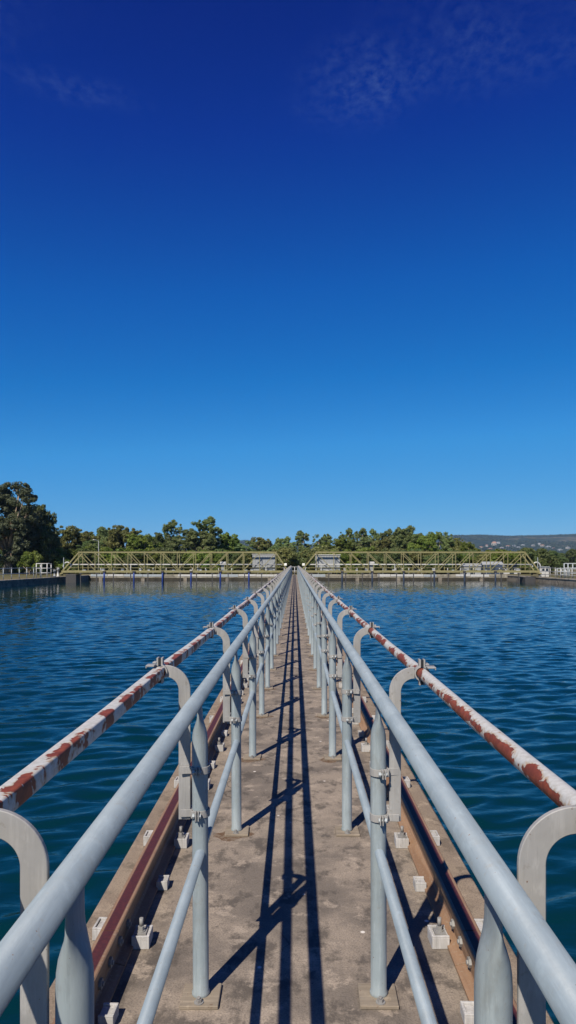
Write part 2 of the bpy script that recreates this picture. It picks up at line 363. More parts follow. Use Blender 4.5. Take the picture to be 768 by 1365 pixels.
# ground: one sheet round the basin, out to the horizon
gx = [-9000, XL - 0.45, XR + 0.45, 9000]; gy = [-3000, YB - 0.45, YF + 1.2, 12000]
gv = [(x, y, -0.06) for y in gy for x in gx]
gf = [(r * 4 + c, r * 4 + c + 1, r * 4 + c + 5, r * 4 + c + 4) for r in range(3) for c in range(3) if not (r == 1 and c == 1)]
tag(put('ground', MB().add(gv, gf).mesh('ground', 'ground')), kind='structure')

# the dividing wall with the walkway on it
WX0, WX1, WY0, WY1 = -0.868, 0.848, -4.0, 85.98
walk = tag(put('walkway', MB().box(-0.690, 0.655, WY0, WY1, -0.28, 0.0).mesh('walkway', 'concrete', 0.003)), kind='structure')
for a, b in ((WX0, -0.6915), (0.6565, WX1)): put('edge_beam', MB().box(a, b, WY0, WY1, -0.281, -0.001).mesh('edge_beam', 'concrete_edge', 0.006), walk)
put('wall_stem', MB().box(-0.45, 0.43, WY0, WY1, -3.0, -0.283).mesh('wall_stem', 'wall_concrete'), walk)

# basin walls
def basin_wall(label, x0, x1, y0, y1, coping, face='bank_concrete'):
    w = thing('basin_wall', label, 'wall', ((x0 + x1) / 2, y0, 0))
    cx = (x0 + x1) / 2
    put('wall_face', MB().box(x0 - cx, x1 - cx, 0, y1 - y0, -3, -0.12).mesh('wall_face', face), w)
    put('coping', MB().box(x0 - cx - coping, x1 - cx + coping, -coping, y1 - y0 + coping, -0.118, 0.0).mesh('coping', 'wall_concrete', 0.015), w)
    return w
basin_wall('long concrete basin wall in shade along the left bank', XL - 0.45, XL, YB, YF - .1, 0.05)
basin_wall('sunlit concrete basin wall along the right bank', XR, XR + 0.45, YB, YF - .1, 0.05)
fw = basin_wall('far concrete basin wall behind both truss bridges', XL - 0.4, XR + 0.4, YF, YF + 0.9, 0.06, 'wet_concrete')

# ------------------------------------------------------------------ handrails
CX = -0.017; PH = 0.307
POSTY = [-1.95, -0.46, 1.04] + [2.455 + 1.505 * i for i in range(55)]
RAILZ = 1.044; MIDZ = 0.505
def post_mesh():
    m = MB(); seg = 20; rings = []
    prof = [(0.0, .0285, .0285), (0.006, .031, .031), (0.014, .031, .031), (0.02, .0275, .0275), (0.30, .0275, .0275), (0.60, .0275, .0275), (0.868, .0275, .0275), (0.893, .0264, .0288), (0.913, .0230, .0322),
            (0.930, .0175, .0355), (0.946, .0118, .038), (0.960, .0084, .0395), (0.985, .0068, .0408), (1.047, .0064, .0415)]
    for z, rx, ry in prof: rings.append([(rx * math.cos(2 * math.pi * k / seg), ry * math.sin(2 * math.pi * k / seg), z + 0.009) for k in range(seg)])
    return m.loft(rings).mesh('post', 'post_paint')
ME_POST = post_mesh()
ME_PLATE = MB().box(-.065, .065, -.072, .060, 0.0, .013).mesh('base_plate', 'plate_rust', .002)
def bolt_mesh(r, h, shank, name='bolt', mat='bolt_steel'):
    m = MB()
    m.loft([[(r * 1.5 * math.cos(a), r * 1.5 * math.sin(a), z) for a in [2 * math.pi * k / 12 for k in range(12)]] for z in (0, .003)], False)
    m.loft([[(r * math.cos(a), r * math.sin(a), z) for a in [math.pi * k / 3 for k in range(6)]] for z in (.003, h)], False)
    if shank: m.tube([(0, 0, h), (0, 0, h + shank)], r * .55, 8)
    return m.mesh(name, mat)
ME_STAIN = []
for k in range(3):                        # thin rusty bleed round the foot of a post
    r3 = random.Random(60 + k); m = MB(); n = 40
    top_ = [((.085 + .03 * math.sin(a * 2 + k) + r3.uniform(-.012, .012)) * math.cos(a), (.075 + .02 * math.sin(a * 3 + k) + r3.uniform(-.012, .012)) * math.sin(a) - .025, 0) for a in [2 * math.pi * q / n for q in range(n)]]
    m.add(top_, [tuple(range(n))]); ME_STAIN.append(m.mesh('stain', 'stain'))
ME_BOLT = bolt_mesh(.011, .013, .006)
def circ_tube(r, y0, y1, name, mat, seg=20, n=1):
    m = MB(); ys = [y0 + (y1 - y0) * i / n for i in range(n + 1)]
    m.loft([[(r * math.cos(2 * math.pi * k / seg), y, r * math.sin(2 * math.pi * k / seg)) for k in range(seg)] for y in ys])
    return m.mesh(name, mat)
rng = random.Random(4)
for s, lab in ((-1, 'pale blue steel tube handrail along the left edge of the walkway'), (1, 'pale blue steel tube handrail along the right edge of the walkway')):
    hx = CX + s * PH
    h = thing('handrail', lab, 'handrail', (hx, 0, 0))
    put('top_rail', circ_tube(.0240, -3.4, 85.2, 'top_rail', 'rail_paint', 28), h, (0, 0, RAILZ))
    put('mid_rail', circ_tube(.0165, -3.4, 85.2, 'mid_rail', 'rail_paint', 18), h, (0, 0, MIDZ))
    for y in (4.62, 10.63, 16.65, 22.7, 28.7):
        put('rail_joint', circ_tube(.0246, -.004, .004, 'rail_joint', 'post_paint', 28), h, (0, y + (0.9 if s < 0 else 0), RAILZ))
    for i, y in enumerate(POSTY):
        if y > 85.5: break
        p = put('post', ME_POST, h, (0, y, 0), (rng.uniform(-.006, .006), rng.uniform(-.004, .004), 0))
        dr = rng.uniform(-.03, .03)
        put('base_plate', ME_PLATE, p, (rng.uniform(-.004, .004), 0, 0.0005), (0, 0, dr))
        if y < 30 and i != 3 and rng.random() < .7: put('stain', rng.choice(ME_STAIN), p, (rng.uniform(-.015, .015), -.02, .0004), (0, 0, 0))
        if y < 35:
            put('bolt', ME_BOLT, p, (0.0, -.052, 0.0138), (0, 0, rng.uniform(0, 3)))
            put('bolt', ME_BOLT, p, (0.0, .046, 0.0138), (0, 0, rng.uniform(0, 3)))

# ------------------------------------------------------------------ service pipes on hook brackets
PIPEX = 0.450; PIPEZ = 1.122
BARI, BARO = 0.036, 0.076           # bar edges measured outward from the post centre
def hook_mesh(s):
    """flat bar rising beside the post and bending outward to the pipe (profile in x-z, 9 mm thick in y)"""
    cz = PIPEZ + 0.021; ro = 0.086; ri = ro - (BARO - BARI)
    xc = BARI + ro; zc = cz - ro; xe = PIPEX - PH - 0.020
    outer = [(BARI, 0.612), (BARI, zc)]; inner = [(BARO, 0.612), (BARO, zc)]
    for k in range(1, 15):
        a = math.pi - math.pi / 2 * k / 14
        outer.append((xc + ro * math.cos(a), zc + ro * math.sin(a))); inner.append((xc + ri * math.cos(a), zc + ri * math.sin(a)))
    if xe > xc: outer.append((xe, cz)); inner.append((xe, cz - (BARO - BARI)))
    m = MB(); n = len(outer); t = .0048
    f = [(s * x, -t, z) for x, z in outer] + [(s * x, -t, z) for x, z in inner]
    b = [(s * x, t, z) for x, z in outer] + [(s * x, t, z) for x, z in inner]
    fs = []
    for i in range(n - 1):
        fs += [(i, i + 1, n + i + 1, n + i), (2 * n + i, 3 * n + i, 3 * n + i + 1, 2 * n + i + 1), (i, 2 * n + i, 2 * n + i + 1, i + 1), (n + i, n + i + 1, 3 * n + i + 1, 3 * n + i)]
    fs += [(0, n, 3 * n, 2 * n), (n - 1, 3 * n - 1, 4 * n - 1, 2 * n - 1)]
    return m.add(f + b, fs).mesh('hook_bracket', 'galvanised', .0012)
def clamp_mesh(s):
    """split band round the post with two bolted ears in front and a wing along the flat bar"""
    m = MB(); seg = 28; r0, r1, z = .0278, .0312, .0125
    rings = []
    for rr, zz in ((r0, -z), (r1, -z), (r1, z), (r0, z)):
        rings.append([(rr * math.cos(2 * math.pi * k / seg), rr * math.sin(2 * math.pi * k / seg), zz) for k in range(seg)])
    rings.append(rings[0]); m.loft(rings, False, False)
    for e in (.004, .0125):
        m.box(min(s * e, s * (e + .004)), max(s * e, s * (e + .004)), -.052, -.027, -.015, .015)
    m.box(min(s * .029, s * .070), max(s * .029, s * .070), -.0105, -.0062, -.0125, .0125)
    m.box(min(s * .0165, s * .031), max(s * .0165, s * .031), -.0285, -.0245, -.0125, .0125)
    m.box(min(s * .0285, s * .0325), max(s * .0285, s * .0325), -.0262, -.0085, -.0125, .0125)
    return m.mesh('clamp', 'galvanised', .0007)
def clampbolt_mesh(s):
    m = MB()
    for x0, x1, r in ((-.003, .021, .004), (-.0045, .0035, .0085), (.0168, .0245, .0085)):
        sg = 6 if r > .005 else 10
        m.loft([[(s * x, -.041 + r * math.cos(2 * math.pi * k / sg), r * math.sin(2 * math.pi * k / sg)) for k in range(sg)] for x in (x0, x1)], False)
    return m.mesh('clamp_bolt', 'pale_steel')
def saddle_mesh(s, part):
    """split pipe clip: two half shells with ears above and below the pipe, the outer one with a strap folded over"""
    m = MB(); w = .015; r0, r1 = .0212, .0265
    d = -1 if part == 0 else 1
    gap = .0045
    prof_o = []; prof_i = []
    pts = [(gap, .048)] + [(max(gap, r0 * math.cos(a)), r0 * math.sin(a)) for a in [math.pi / 2 - math.pi * k / 12 for k in range(13)]] + [(gap, -.040)]
    pto = [(gap + .0060, .048)] + [(max(gap + .0060, r1 * math.cos(a)), r1 * math.sin(a)) for a in [math.pi / 2 - math.pi * k / 12 for k in range(13)]] + [(gap + .0060, -.040)]
    n = len(pts); vs = []
    for y in (-w, w):
        vs += [(s * d * x, y, z) for x, z in pts] + [(s * d * x, y, z) for x, z in pto]
    fs = []
    for i in range(n - 1):
        fs += [(i, n + i, n + i + 1, i + 1), (2 * n + i, 2 * n + i + 1, 3 * n + i + 1, 3 * n + i), (i, i + 1, 2 * n + i + 1, 2 * n + i), (n + i, 3 * n + i, 3 * n + i + 1, n + i + 1)]
    fs += [(0, 2 * n, 3 * n, n), (n - 1, 2 * n - 1, 4 * n - 1, 3 * n - 1)]
    m.add(vs, fs)
    return m.mesh('pipe_clip', 'galvanised', .0006)
def strap_mesh(s):
    m = MB()
    m.box(min(s * .0112, s * .040), max(s * .0112, s * .040), -.060, -.0175, .0235, .0285)
    m.box(min(s * .036, s * .040), max(s * .036, s * .040), -.060, -.0175, .0185, .0233)
    m.box(min(s * .0112, s * .024), max(s * .0112, s * .024), -.0178, .015, .0287, .0337)
    return m.mesh('strap', 'galvanised', .0012)
ME_GAP_SHADE = MB().box(-.0042, .0042, -.0155, .0155, .0228, .0465).box(-.0042, .0042, -.0155, .0155, -.0385, -.0228).mesh('gap_shade', 'gap_black')  # black filler added between the clip halves, stands in for the gap's shade
for s, lab in ((-1, 'peeling white pipe with rust bands hung outside the left handrail'), (1, 'peeling white pipe with long rust patches hung outside the right handrail')):
    wob = {i: (rng.uniform(-.005, .005), rng.uniform(-.004, .004)) for i in range(len(POSTY))}
    def pipe_mesh(ring, mat):
        """pipe running clip to clip, never quite straight, sagging a little between brackets"""
        rings = [[(x, -3.4, z) for x, z in ring]]; ys = [y for y in POSTY if y < 85.2]
        for i, y in enumerate(ys):
            rings.append([(x + wob[i][0], y, z + wob[i][1]) for x, z in ring])
            if i + 1 < len(ys):
                wx_ = (wob[i][0] + wob[i + 1][0]) / 2; wz_ = (wob[i][1] + wob[i + 1][1]) / 2 - .004
                rings.append([(x + wx_, (y + ys[i + 1]) / 2, z + wz_) for x, z in ring])
        return MB().loft(rings).mesh('pipe', mat)
    sp_ = thing('service_pipe', lab, 'pipe', (CX + s * PIPEX, 0, 0))
    if s > 0:
        pm = pipe_mesh([(.0188 * math.cos(2 * math.pi * k / 20), .0188 * math.sin(2 * math.pi * k / 20)) for k in range(20)], 'peel_right')
    else:                                   # box section with rounded corners
        m = MB(); ring = []; a_, r_ = .0176, .005
        for cxn, czn, st in ((1, 1, 0), (-1, 1, 90), (-1, -1, 180), (1, -1, 270)):
            for k in range(5):
                an = R(st + 22.5 * k); ring.append((cxn * (a_ - r_) + r_ * math.cos(an), czn * (a_ - r_) + r_ * math.sin(an)))
        pm = pipe_mesh(ring, 'peel_left')
    put('pipe', pm, sp_, (0, 0, PIPEZ))
    hk, ck, cb, s0, s1, st = hook_mesh(s), clamp_mesh(s), clampbolt_mesh(s), saddle_mesh(s, 0), saddle_mesh(s, 1), strap_mesh(s)
    for i, y in enumerate(POSTY):
        if y > 85.5: break
        dz = wob[i][1]; cl_ = (s * (PIPEX - PH) + wob[i][0], 0, PIPEZ)
        b = put('hook_bracket', hk, sp_, (-s * (PIPEX - PH), y, dz), (0, 0, rng.uniform(-.03, .03)))
        for zz in (0.78, 0.632):
            zz += rng.uniform(-.006, .006); put('clamp', ck, b, (0, 0, zz), (0, 0, rng.uniform(-.12, .12)))
            if y < 30: put('clamp_bolt', cb, b, (0, 0, zz))
        put('pipe_clip', s0, b, cl_); put('pipe_clip', s1, b, cl_)
        if y < 40: put('gap_shade', ME_GAP_SHADE, b, cl_)
        put('strap', st, b, cl_)

# ------------------------------------------------------------------ track rails for the travelling bridges
TH = 0.667
def track_mesh(y0, y1):
    prof = [(-.058, 0.0), (.058, 0.0), (.058, .010), (.020, .020), (.0085, .030), (.0085, .098), (.014, .106), (.032, .110), (.034, .116), (.034, .136), (.030, .1395), (-.030, .1395),
            (-.034, .136), (-.034, .116), (-.032, .110), (-.014, .106), (-.0085, .098), (-.0085, .030), (-.020, .020), (-.058, .010)]
    return MB().loft([[(x, y, z) for x, z in prof] for y in (y0, y1)], False).mesh('rail', 'track_steel')
def chock_mesh(big, s):
    """cast block against the rail foot, open tray on top (s: +1 towards +x)"""
    m = MB(); a, b = (.050, .118) if big else (.050, .100)
    d = .045 if big else .036; h = .050 if big else .040
    x0, x1 = min(s * a, s * b), max(s * a, s * b)
    m.box(x0, x1, -d, d, 0, h - .008)
    w = .009
    m.box(x0, x1, -d, -d + w, h - .0081, h); m.box(x0, x1, d - w, d, h - .0081, h)
    xo0, xo1 = (x1 - w, x1) if s > 0 else (x0, x0 + w)
    m.box(xo0, xo1, -d + w, d - w, h - .0081, h)
    return m.mesh('chock', 'chock_white', .0012)
def anchor_mesh(s):
    m = MB(); x = s * .080; z = .042
    m.box(x - .022, x + .022, -.024, .024, z, z + .007)
    m.loft([[(x + .016 * math.cos(a), .016 * math.sin(a), q) for a in [2 * math.pi * k / 12 for k in range(12)]] for q in (z + .007, z + .011)], False)
    m.loft([[(x + .013 * math.cos(a), .013 * math.sin(a), q) for a in [math.pi * k / 3 for k in range(6)]] for q in (z + .011, z + .027)], False)
    m.tube([(x, 0, z + .027), (x, 0, z + .058)], .008, 8)
    return m.mesh('anchor_bolt', 'bolt_steel')
for s, lab in ((-1, 'rusty crane rail on white chocks outside the left handrail'), (1, 'rusty crane rail on white chocks outside the right handrail')):
    tr = thing('track_rail', lab, 'rail', (CX + s * TH, 0, 0.001))
    joints = [-3.9, 2.62] + [2.62 + 9.14 * k for k in range(1, 10)]; joints[-1] = 85.0
    for a, b in zip(joints[:-1], joints[1:]): put('rail', track_mesh(a + .0025, b - .0025), tr, (0, 0, 0.004))
    inn = -s
    cb_i, cs_i, cb_o, an_i, an_o = chock_mesh(True, inn), chock_mesh(False, inn), chock_mesh(True, -inn), anchor_mesh(inn), anchor_mesh(-inn)
    k = -12
    while True:
        y = 2.80 + .48 * k
        if y > 84: break
        if y > -3.6:
            jit = rng.uniform(-.012, .012); rz = rng.uniform(-.05, .05)
            if k % 2 == 0:
                c = put('chock', cb_i, tr, (0, y + jit, 0), (0, 0, rz))
                if y < 45: put('anchor_bolt', an_i, c)
                c = put('chock', cb_o, tr, (0, y + .06 - jit, 0), (0, 0, rng.uniform(-.05, .05)))
            else: put('chock', cs_i, tr, (0, y + jit, 0), (0, 0, rz))
        k += 1
    fp = {}
    for q in (1, -1):
        m = MB(); m.box(min(q * .0092, q * .019), max(q * .0092, q * .019), -.27, .27, .034, .098)
        fp[q] = m.mesh('fish_plate', 'track_steel', .002)
    fbm = {}
    for q in (1, -1):
        m = MB()
        m.loft([[(q * x, .0185 * math.cos(a), .0185 * math.sin(a)) for a in [math.pi * k / 3 for k in range(6)]] for x in (0.0193, .029)], False)
        m.loft([[(q * x, .008 * math.cos(a), .008 * math.sin(a)) for a in [2 * math.pi * k / 8 for k in range(8)]] for x in (0.029, .035)], False)
        fbm[q] = m.mesh('fish_bolt', 'bolt_steel')
    for j in joints[1:6]:
        for q in (1, -1):
            f = put('fish_plate', fp[q], tr, (0, j, 0))
            for yy in (-.20, -.07, .07, .20): put('fish_bolt', fbm[q], f, (0, yy, .066))

# ------------------------------------------------------------------ travelling truss bridges
BY = 75.0; BD = 1.5                       # front frame and depth to the rear frame
def bridge(s, label, xin_top, xout_top, xin, xout, npan, arms, arm_mat, cab, cabshape, box_x):
    """s = +1: right bridge; all x measured outward from the walkway"""
    T = thing('truss_bridge', label, 'bridge', (s * xin, BY, 0))
    ox = xin
    def P(x, y, z): return (s * (x - ox), y, z)
    zt, zb = 2.60, 0.56
    part = lambda nm, mb, mat, bev=0: put(nm, mb.mesh(nm, mat, bev), T)
    pan = (xout_top - xin_top) / npan
    for y in (0.0, BD):
        part('top_chord', MB().bar(P(xin_top - .06, y, zt), P(xout_top + .06, y, zt), .13, .10), 'truss_paint')
        part('bottom_chord', MB().bar(P(xin - .1, y, zb), P(xout + .1, y, zb), .22, .12), 'truss_paint')
        part('end_post', MB().bar(P(xin_top, y, zt - .05), P(xin + .05, y, zb + .12), .11, .09), 'truss_paint')
        part('end_post', MB().bar(P(xout_top, y, zt - .05), P(xout - .05, y, zb + .12), .13, .10), 'truss_paint')
        for k in range(npan + 1):
            x = xin_top + pan * k
            if 0 < k < npan or True: part('vertical', MB().bar(P(x, y + .002, zt - .08), P(x, y + .002, zb + .12), .065, .06), 'truss_paint')
        for k in range(npan):
            a, b = xin_top + pan * k, xin_top + pan * (k + 1)
            if k >= npan / 2: a, b = b, a
            part('diagonal', MB().bar(P(a, y - .004, zt - .08), P(b, y - .004, zb + .12), .065, .05), 'truss_paint')
    for k in range(npan + 1):
        x = xin_top + pan * k
        part('cross_beam', MB().box(*sorted((s * (x - ox) - .05, s * (x - ox) + .05)), .075, BD - .075, zb - .1, zb - .005), 'truss_paint')
        if k % 2 == 0: part('top_strut', MB().box(s * (x - ox) - .04, s * (x - ox) + .04, .065, BD - .065, zt - .04, zt + .04), 'truss_paint')
    part('deck_plate', MB().box(*sorted((s * .1, s * (xout - ox - .1))), .09, BD - .09, zb + .03, zb + .08), 'pale_steel')
    part('guard_pipe', MB().tube([P(xin_top - .8, .22, 1.30), P(xout_top + .9, .22, 1.30)], .062, 8), 'white_paint')
    part('knee_rail', MB().tube([P(xin + .6, .16, .95), P(xout - .7, .16, .95)], .03, 6), 'truss_paint')
    r2 = random.Random(11 if s > 0 else 12)
    n = 22
    for k in range(n):                    # clutter along the deck: valves, junction boxes, conduit ends
        x = xin + 1.5 + (xout - xin - 3.2) * (k + r2.random() * .7) / n; w = r2.uniform(.12, .42); hh = r2.uniform(.10, .26)
        part('valve_box', MB().box(s * (x - ox) - w / 2, s * (x - ox) + w / 2, .30, .55, zb + .081, zb + .08 + hh), r2.choice(['white_paint', 'cabinet_grey', 'dark_steel', 'truss_paint', 'white_paint']), .01)
    for k in range(9):
        x = xin + 1.9 + (xout - xin - 3.0) * (k + r2.random() * .4) / 9
        part('stanchion', MB().bar(P(x, .155, zb + .081), P(x, .155, 1.24), .07, .06), 'white_paint' if k % 3 == 0 else 'truss_paint')
    x = xin + 1.1; k = 0
    while x < xout - 1.2:                 # scraper hangers under the bottom chord
        hb = part('hanger', MB().bar(P(x, -.02, zb - .131), P(x, -.02, WATER - .8), .09, .09), 'dark_steel')
        put('bracket', MB().box(s * (x - ox) - .12, s * (x - ox) + .12, -.09, .05, zb - .26, zb - .1315).mesh('bracket', 'dark_steel', .01), hb)
        x += pan * 1.0 + r2.uniform(-.1, .1); k += 1
    for px_ in arms:
        x = abs(X(px_, BY))
        a = part('scraper_arm', MB().tube([P(x, -.14, zb - .02), P(x, -.14, .1), P(x, -.20, WATER - .8)], .085, 10), arm_mat)
        put('bracket', MB().box(s * (x - ox) - .14, s * (x - ox) + .14, -.26, -.075, zb - .10, zb + .07).mesh('bracket', 'dark_steel', .01), a)
    # end carriages with wheels on the track rails
    for xe, zlow in ((xin + .02, .15), (xout - .1, 0.02)):
        c = part('end_carriage', MB().box(s * (xe - ox) - .16, s * (xe - ox) + .16, -.7, BD + .7, .30, .428), 'truss_paint', .02)
        for yy in (-.4, BD + .4):
            rr = .14
            put('wheel', MB().loft([[(s * (xe - ox) + dx, yy + rr * math.cos(a), .143 + rr + .002 + rr * math.sin(a)) for a in [2 * math.pi * q / 20 for q in range(20)]] for dx in (-.05, .05)]).mesh('wheel', 'dark_steel'), c)
    for yy in (-.35, BD - .2):            # scum box beside the outer wall
        pass
    part('scum_box', MB().box(*sorted((s * (xout - 1.55 - ox), s * (xout - .45 - ox))), -.35, BD, WATER - .3, .28 if s < 0 else -.05), 'dark_steel', .03)
    # cabinet standing on the deck: ribbed sheet walls
    x0, x1, zt_c = cab
    cb = part('cabinet', MB().box(*sorted((s * (x0 - ox), s * (x1 - ox))), .55, 1.35, zb + .0815, zt_c), 'cabinet_grey', .02)
    nr = 9
    for q in range(nr + 1):
        x = x0 + .05 + (x1 - x0 - .1) * q / nr
        put('seam', MB().box(s * (x - ox) - .022, s * (x - ox) + .022, .522, .5498, zb + .12, zt_c - .1).mesh('seam', 'cabinet_grey', .005), cb)
    put('roof_edge', MB().box(*sorted((s * (x0 - .06 - ox), s * (x1 + .06 - ox))), .49, 1.41, zt_c + .001, zt_c + .07).mesh('roof_edge', 'white_paint', .01), cb)
    part('motor_box', MB().box(*sorted((s * (box_x - ox), s * (box_x + .62 - ox))), .30, .80, 1.36, 1.60), 'white_paint', .04)
    part('motor_leg', MB().box(*sorted((s * (box_x + .12 - ox), s * (box_x + .5 - ox))), .36, .74, zb + .0812, 1.359), 'cabinet_grey', .02)
    lb = part('lamp_post', MB().bar(P(xin + .25, .03, zb + .131), P(xin + .25, .03, 1.16), .05, .05), 'truss_paint')
    put('lamp_box', MB().box(s * .25 - .14, s * .25 + .14, -.12, .12, 1.161, 1.43).mesh('lamp_box', 'lamp_white', .03), lb)
    # hose looping over at the outer end
    pts = [P(xout_top + .85 + .42 * (1 - math.cos(a)) , .22, 1.02 + .52 * math.sin(a)) for a in [math.pi * q / 14 for q in range(15)]]
    part('hose_loop', MB().tube(pts, .07, 8), 'white_paint')
    part('mast', MB().bar(P(xout - .1, .1, zb + .131), P(xout - .1, .1, 2.05), .06, .06), 'pale_steel')
    return T
bridge(-1, 'olive steel truss bridge spanning the left basin with blue arms below', 1.98, 22.8, .72, 24.5, 12, (139.5, 179, 217, 255, 294, 332), 'blue_paint', (2.08, 4.50, 2.36), 0, 7.3)
bridge(1, 'olive steel truss bridge spanning the right basin with slate blue arms below', 2.28, 24.3, .68, 25.75, 12, (456, 496, 538, 578.6, 618.7, 660), 'slate_paint', (2.20, 4.82, 2.30), 0, 7.85)

# ------------------------------------------------------------------ far bank: launders, railings, clutter
def launder(label, x0, x1, y, z0, z1, mat, step):
    """overflow trough in bays: kerb on top, notched weir plates in front, piers down into the water"""
    L = thing('launder', label, 'trough', (x0, y, z0)); r4 = random.Random(int(x1 * 10)); w = x1 - x0; h = z1 - z0
    put('channel', MB().box(0, w, .03, .09, .06, h).box(0, w, .5, .56, .06, h).box(0, w, .03, .56, 0, .058).mesh('channel', mat, .01), L)
    x = 0.0
    while x < w - .5:
        b = min(w - x, r4.uniform(1.5, 2.6))
        put('weir_plate', MB().box(x + .03, x + b - .03, .0, .028, h * r4.uniform(.28, .5), h + r4.uniform(.0, .05)).mesh('weir_plate', r4.choice(['white_paint', 'pale_steel', 'pale_concrete', 'white_paint']), .004), L); x += b
    x = 1.0
    while x < w - .4:
        put('pier', MB().box(x, x + .42, .02, .54, WATER - .8 - z0, -.002).mesh('pier', 'bank_concrete', .01), L); x += step
    return L
launder('pale overflow trough on piers under the left bridge at the far wall', -24.2, -1.2, 84.2, -.30, .10, 'pale_concrete', 5.0)
launder('pale overflow trough on piers under the right bridge at the far wall', 1.3, 25.2, 84.2, -.30, .10, 'pale_concrete', 4.9)

def railing(label, pts, step, h, mat, rails, group=None):
    """tube railing along a polyline on the ground"""
    a = Vector(pts[0]); T = thing('guard_railing', label, 'railing', a, group)
    for q0, q1 in zip(pts[:-1], pts[1:]):
        q0 = Vector(q0) - a; q1 = Vector(q1) - a; d = q1 - q0; n = max(1, round(d.length / step))
        for zz in rails: put('rail', MB().tube([q0 + Vector((0, 0, zz)), q1 + Vector((0, 0, zz))], .028, 8).mesh('rail', mat), T)
        for k in range(n + 1):
            q = q0 + d * k / n
            put('post', MB().tube([q, q + Vector((0, 0, h))], .04, 8).mesh('post', mat), T)
    return T
railing('pale tube railing with two rails beside the big gum tree on the left bank', [(-25.65, 48, -.06), (-25.65, 71.7, -.06)], 1.78, 1.10, 'pale_steel', (.55, 1.05))
railing('white tube railing on top of the right bank wall beside the small booth', [(26.6, 55, -.06), (26.6, 77.0, -.06)], 1.5, 1.05, 'white_paint', (.3, .65, 1.0))
railing('white railing along the far wall behind the left bridge', [(-24, 87.9, -.06), (-1.3, 87.9, -.06)], 1.6, .95, 'white_paint', (.5, .92))
railing('white railing along the far wall behind the right bridge', [(1.3, 87.9, -.06), (25.3, 87.9, -.06)], 1.6, .95, 'white_paint', (.5, .92))
railing('short white railing closing off the far end of the walkway', [(-.62, 85.75, 0.0), (.6, 85.75, 0.0)], .55, 1.0, 'white_paint', (.5, .98))

# white cage of tubes on the left bank
T = thing('ladder_cage', 'white tube access cage at the end of the left bank railing', 'ladder cage', (-25.9, 73.4, -.06))
for x in (-.55, .55):
    for y in (-.6, .6): put('post', MB().tube([(x, y, 0), (x, y, 1.5)], .05, 8).mesh('post', 'white_paint'), T)
for z in (.5, .98, 1.46):
    put('hoop', MB().tube([(-.55, -.6, z), (.55, -.6, z)], .042, 8).tube([(-.55, .6, z), (.55, .6, z)], .042, 8).tube([(-.55, -.6, z), (-.55, .6, z)], .042, 8).tube([(.55, -.6, z), (.55, .6, z)], .042, 8).mesh('hoop', 'white_paint'), T)
put('mid_post', MB().tube([(0, -.6, 0), (0, -.6, 1.46)], .035, 8).mesh('mid_post', 'white_paint'), T)
# valve pedestals near it
for i, (x, y, h, lab) in enumerate(((-25.3, 74.9, .75, 'squat grey valve stand between the white cage and the left bridge'), (-25.4, 76.3, .95, 'taller pale valve stand touching the left end of the left bridge'))):
    T = thing('valve_stand', lab, 'valve', (x, y, 0))
    put('pedestal', MB().loft([[(r * math.cos(2 * math.pi * k / 12), r * math.sin(2 * math.pi * k / 12), z) for k in range(12)] for z, r in ((0, .2), (.08, .2), (.1, .11), (h * .7, .09), (h * .72, .16), (h, .14))]).mesh('pedestal', 'white_paint' if i else 'cabinet_grey'), T)
    put('hand_wheel', MB().tube([(.28 * math.cos(2 * math.pi * k / 16), .28 * math.sin(2 * math.pi * k / 16), h + .06) for k in range(17)], .025, 6).box(-.27, .27, -.02, .02, h + .045, h + .075).tube([(0, 0, h), (0, 0, h + .12)], .03, 6).mesh('hand_wheel', 'dark_steel'), T)
# booth and frame on the right bank
T = thing('control_booth', 'small white control booth at the outer end of the right bridge', 'booth', (27.4, 78.2, -.06))
put('body', MB().box(-.42, .42, -.4, .4, 0, 1.05).mesh('body', 'white_paint', .02), T)
put('roof', MB().box(-.48, .48, -.46, .46, 1.052, 1.13).mesh('roof', 'pale_steel', .01), T)
for x in (-.2, .2): put('window', MB().box(x - .14, x + .14, -.412, -.4005, .62, .92).mesh('window', 'window_glass'), T)
put('door', MB().box(-.4245, -.4205, -.2, .2, .05, .95).mesh('door', 'pale_steel'), T)
for i, (x, y, w, h, lab) in enumerate(((27.4, 69.6, 1.7, 1.50, 'pale steel platform frame at the right edge behind the white railing'), (27.9, 73.9, .9, .95, 'low pale steel frame between the booth and the platform frame'))):
    T = thing('platform_frame', lab, 'frame', (x, y, -.06))
    for xx in (-w / 2, 0, w / 2):
        for yy in (-.5, .5): put('post', MB().tube([(xx, yy, 0), (xx, yy, h)], .055, 8).mesh('post', 'pale_steel'), T)
    for zz in (h * .35, h * .68, h - .03):
        for yy in (-.5, .5): put('rail', MB().tube([(-w / 2, yy, zz), (w / 2, yy, zz)], .045, 8).mesh('rail', 'pale_steel'), T)
    put('platform', MB().box(-w / 2, w / 2, -.5, .5, h * .60, h * .64).mesh('platform', 'cabinet_grey'), T)
# lamp post behind the left bridge
T = thing('lamp_post', 'thin pale lamp post rising behind the left end of the left bridge', 'lamp post', (X(131.5, 92), 92, -.06))
put('pole', MB().tube([(0, 0, 0), (0, 0, 2), (0, 0, 4.4)], [.07, .05, .035], 8).mesh('pole', 'cabinet_grey'), T)
put('arm', MB().tube([(0, 0, 4.3), (-.3, -.1, 4.5), (-.55, -.2, 4.52)], .03, 6).mesh('arm', 'pale_steel'), T)
put('lamp_head', MB().box(-.68, -.50, -.26, -.14, 4.48, 4.56).mesh('lamp_head', 'lamp_white', .02), T)
